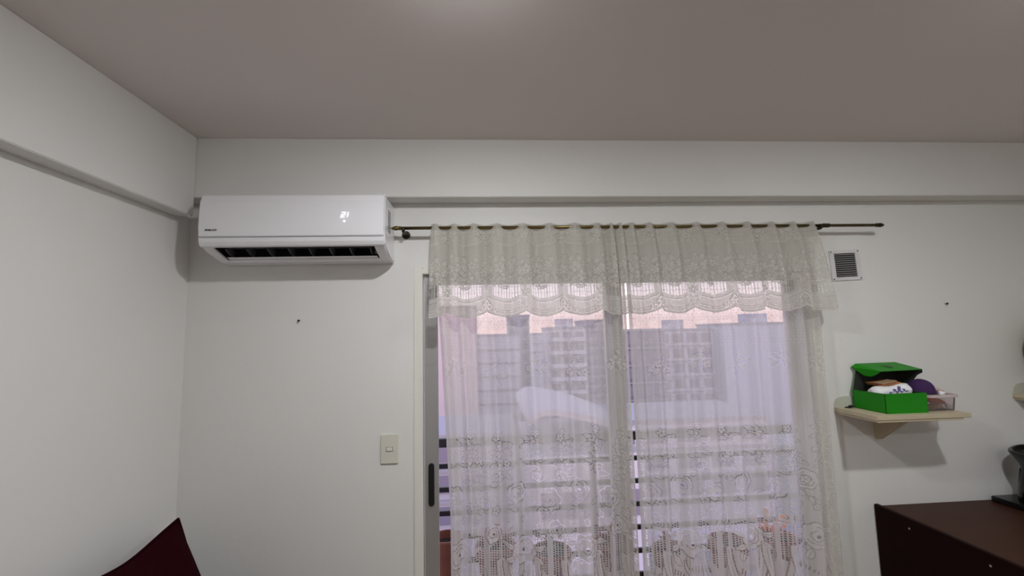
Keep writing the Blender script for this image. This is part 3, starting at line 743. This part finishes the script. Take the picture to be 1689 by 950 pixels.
# cushion leaning on the left wall, its far upper corner drawn out to a point
cs = empty('cushion', (-1.15, -.45, .44), 'dark maroon cushion leaning in the corner of the left wall', 'cushion')
def cush_grid(side):
    N = 26; vs_ = []
    c00 = Vector((-1.245, -.195, .930)); c10 = Vector((-1.245, -.775, .925))      # top edge, far to near
    c01 = Vector((-1.035, -.165, .450)); c11 = Vector((-1.035, -.800, .450))
    nrm = (c10-c00).cross(c01-c00).normalized()
    if nrm.x < 0: nrm = -nrm
    for j in range(N+1):
        for i in range(N+1):
            s_, t_ = i/N, j/N
            p = c00.lerp(c10, s_).lerp(c01.lerp(c11, s_), t_)
            e_ = (max(0, 4*s_*(1-s_))**.55)*(max(0, 4*t_*(1-t_))**.55)
            # straight edges curve inwards a little between the corners
            ctr = (c00+c10+c01+c11)/4
            pin = .035*(math.sin(PI*s_)*(abs(2*t_-1)**3)+math.sin(PI*t_)*(abs(2*s_-1)**3))
            p = p+(ctr-p).normalized()*pin if (ctr-p).length > 1e-6 else p
            p = p+nrm*side*(.075*e_+.004*math.sin(9*s_+4*t_)*e_)
            vs_.append(p)
    return N, vs_
bm = bmesh.new(); N, A = cush_grid(1); _, B = cush_grid(-1)
va = [bm.verts.new(p) for p in A]; vb = [bm.verts.new(p) for p in B]
for vv in (va, vb):
    for j in range(N):
        for i in range(N):
            k = j*(N+1)+i; bm.faces.new((vv[k], vv[k+1], vv[k+N+2], vv[k+N+1]))
bmesh.ops.remove_doubles(bm, verts=bm.verts[:], dist=1e-5)
P(done('cushion_cover', bm, MAROON, smooth=True), cs)
Nn, A = cush_grid(0); bm = bmesh.new()
edge = [A[i] for i in range(N+1)]+[A[j*(N+1)+N] for j in range(1, N+1)]+[A[N*(N+1)+i] for i in range(N-1, -1, -1)]+[A[j*(N+1)] for j in range(N-1, -1, -1)]
for a, b in zip(edge[:-1], edge[1:]): tube(bm, a, b, .0045, seg=6)
P(done('piping', bm, MAROON), cs)

# ------------------------------------------------------------------ ceiling lamps
for (p, w_), lab in zip(LAMPS, ('round white ceiling lamp above the left curtain panel', 'round white ceiling lamp above the right curtain panel', 'round white ceiling lamp at the back of the room')):
    t = empty('ceiling_lamp', p, lab, 'lamp', 'round ceiling lamps')
    bm = bmesh.new(); lathe(bm, [(.020, 0), (.062, 0), (.064, -.006), (.060, -.016), (.052, -.018), (.020, -.018)], seg=32); done('ring', bm, ACW, t, smooth=True)
    # shallow opal lens: a spherical cap
    R0, al = .048, math.radians(18); RS = R0/math.sin(al)
    gm = mat('lamp_lens_%d' % round(w_*10), (.975, .99, 1.0), .5, emit=w_/(PI*R0*R0*PI))
    bm = bmesh.new(); lathe(bm, [(RS*math.sin(al*(1-k/6))+.0002, -.0185-RS*(math.cos(al*(1-k/6))-math.cos(al))) for k in range(7)], seg=28); done('lens', bm, gm, t, smooth=True)

# ------------------------------------------------------------------ outside: balcony
tag(box('balcony_slab', (-1.4, 3.2, WT, .72, -.16, -.01), SLABM), 'tiled balcony slab outside the sliding door', kind='structure')
rl = empty('balcony_railing', (.8, .60, -.01), 'black balcony railing with horizontal bars outside the door', 'railing')
P(box('top_rail', (-1.3, 3.1, .580, .622, .973, 1.023), RAILM, bevel=.004), rl)
for k in range(6):
    z = .861-.135*k; P(box('bar', (-1.3, 3.1, .592, .612, z-.014, z+.014), RAILM, bevel=.003), rl)
for x in (-1.28, .655, 2.16, 3.08): P(box('post', (x-.018, x+.018, .584, .620, -.01, .975), RAILM, bevel=.002), rl)
def planter(x, y, h, r, label, kind):
    t = empty('terracotta_planter', (x, y, -.01), label, 'planter', 'terracotta planters on the balcony')
    bm = bmesh.new(); lathe(bm, [(r*.62, 0), (r*.66, .01), (r*.80, h*.45), (r*.93, h*.86), (r*.93, h*.87), (r*1.06, h*.875), (r*1.08, h*.985), (r*1.03, h), (r*.92, h), (r*.86, h*.9)], seg=24); done('pot', bm, TERRA, t, smooth=False)
    bm = bmesh.new(); tube(bm, (0, 0, h*.88), (0, 0, h*.93), r*.84, seg=20); done('soil', bm, SOILM, t)
    if kind:
        mm = {'r': LEAFR, 'g': LEAFG, 'o': FLOWERO}[kind]; bm = bmesh.new()
        for k in range(26):
            a = random.uniform(0, 2*PI); rr = random.uniform(.02, r*.95); zz = h*.95+random.uniform(.01, .09)*(1 if kind != 'o' else 1.3)
            c = Vector((rr*math.cos(a), rr*math.sin(a), zz)); s_ = random.uniform(.018, .032); d = Vector((math.cos(a), math.sin(a), random.uniform(.2, 1))).normalized(); sd = d.cross(Vector((0, 0, 1))).normalized()
            n_ = sd.cross(d)*s_*.25
            sheet(bm, [c-d*s_, c+sd*s_*.6+n_, c+d*s_*1.2, c-sd*s_*.6+n_], .0012)
        done('foliage', bm, mm, t)['kind'] = 'stuff'
planter(-.215, .40, .56, .080, 'bare terracotta planter at the left end, beside the grey door stile', None)
planter(.05, .42, .50, .105, 'terracotta planter with red leaves, second from the left', 'r')
planter(.36, .42, .45, .105, 'terracotta planter with green leaves, third from the left', 'g')
planter(.70, .42, .48, .100, 'terracotta planter with red leaves, seen at the gap between the curtains', 'r')
planter(1.05, .42, .42, .105, 'terracotta planter with red leaves, third from the right', 'r')
planter(1.38, .42, .45, .100, 'bare terracotta planter, second from the right', None)
planter(1.66, .42, .46, .105, 'terracotta planter with orange flowers at the right end', 'o')

# ------------------------------------------------------------------ outside: the city
GZ = -24.0
tag(box('ground', (-160, 260, 6, 420, GZ-1, GZ), GROUND), 'hazy city ground far below', kind='structure')
def building(x0, x1, y, dep, zt, m, label, floor=3.0, wins=3, nf=7, slab=True, balc=False, roofbox=None):
    t = empty('apartment_building', ((x0+x1)/2, y+dep/2, GZ), label, 'building', 'apartment buildings across the city')
    P(box('wall', (x0, x1, y, y+dep, GZ, zt), m), t)
    P(box('parapet', (x0-.15, x1+.15, y-.15, y+dep+.15, zt, zt+.5), WHITEB), t)
    w = (x1-x0)/max(wins, 1); me = None; ms = None
    for f in range(nf):
        z0 = zt-floor*(f+1)
        if slab:
            if ms is None:
                o = box('floor_slab', (-(x1-x0)/2-.1, (x1-x0)/2+.1, -(1.1 if balc else .25), 0, -.16, .16), WHITEB, t); ms = o.data
            else: o = link('floor_slab', ms, None, t)
            o.location = (0, -dep/2, z0-GZ)
        if balc:
            o = P(box('balcony_front', (x0+.4, x0+(x1-x0)*.46, y-1.1, y-.98, z0, z0+1.0), m), t); o = P(box('balcony_front', (x0+(x1-x0)*.54, x1-.4, y-1.1, y-.98, z0, z0+1.0), m), t)
        for k in range(wins):
            if me is None:
                o = box('window', (-w*.33, w*.33, -.12, .1, .8, floor-.55), WINM, t, bevel=0); me = o.data
            else: o = link('window', me, None, t)
            o.location = ((k+.5)*w-(x1-x0)/2, -dep/2, z0-GZ)
    if roofbox:
        a, b, h = roofbox; P(box('roof_box', (x0+a, x0+b, y+1, y+4, zt+.5, zt+h), m), t)
    return t
B = building
B(-18, -1.2, 80, 10, 6.2, HOUSES[0], 'added plain pink block giving the pink tone at the far left behind the lace', wins=0, nf=0, slab=False, roofbox=(3, 9, 1.6))  # block put in for the pink tone behind the left lace
B(-3.4, 8.0, 95, 12, .8, HOUSES[1], 'pale lavender block with thin floor lines left of the curtain centre', floor=2.9, wins=0, nf=8)
B(6.4, 11.6, 108, 10, 5.4, HOUSES[2], 'grey narrow tower rising between the two pale blocks', wins=2, nf=8)
B(13.7, 21.6, 90, 10, 2.0, HOUSES[3], 'light block with rows of paired balconies left of the door stile', floor=2.7, wins=3, nf=7, balc=True, roofbox=(2, 5.5, 2.2))
B(21.9, 28.0, 92, 10, 3.4, HOUSES[4], 'taupe tower with dark window bands beside the door stile', floor=2.0, wins=2, nf=8)
B(29.4, 38.6, 90, 10, 1.2, HOUSES[5], 'plum-grey block seen through the gap between the curtains', floor=3.6, wins=3, nf=5)
B(39.2, 52.4, 96, 12, 1.0, HOUSES[6], 'misty wide block right of the curtain centre', floor=3.4, wins=4, nf=5, roofbox=(3, 7, 2.6))
B(52.7, 72.0, 92, 12, 2.0, HOUSES[7], 'plain pale blue block behind the right end of the curtain', floor=6, wins=0, nf=1, slab=False, roofbox=(6, 11, 2.5))
B(17.0, 24.5, 150, 12, .6, HOUSES[6], 'distant pale block between the grey tower and the balconies', floor=3, wins=0, nf=4)
# low hall with a curved white roof in front
hl = empty('vaulted_hall', (8, 42, GZ), 'low hall with a curved white roof in front of the towers', 'building')
arc = [(3.6+9.8*k/16, -4.6-.9*max(0, 1-k/3)**2-2.6*(k/16)**1.8) for k in range(17)]
bm = bmesh.new(); prism(bm, arc+[(x, z-.5) for x, z in arc[::-1]], 'Y', 34.5, 50); P(done('curved_roof', bm, mat('pale_vault', (.52, .51, .56), .6, noise=.08, nscale=.3)), hl)
P(box('hall_wall', (3.8, 13.2, 35, 49.5, GZ, -8.6), HOUSES[1]), hl)
for k in range(5): P(box('window', (4.5+1.75*k, 5.7+1.75*k, 34.85, 35.1, -13.5, -11.5), WINM), hl)
B(-9, 3.2, 44, 10, -9.0, HOUSES[2], 'low grey rooftop below the pale blocks at left', wins=4, nf=3)
B(14.2, 34, 50, 12, -9.5, HOUSES[6], 'low misty rooftop right of the curved white roof', wins=5, nf=3)
bpy.context.view_layer.update()
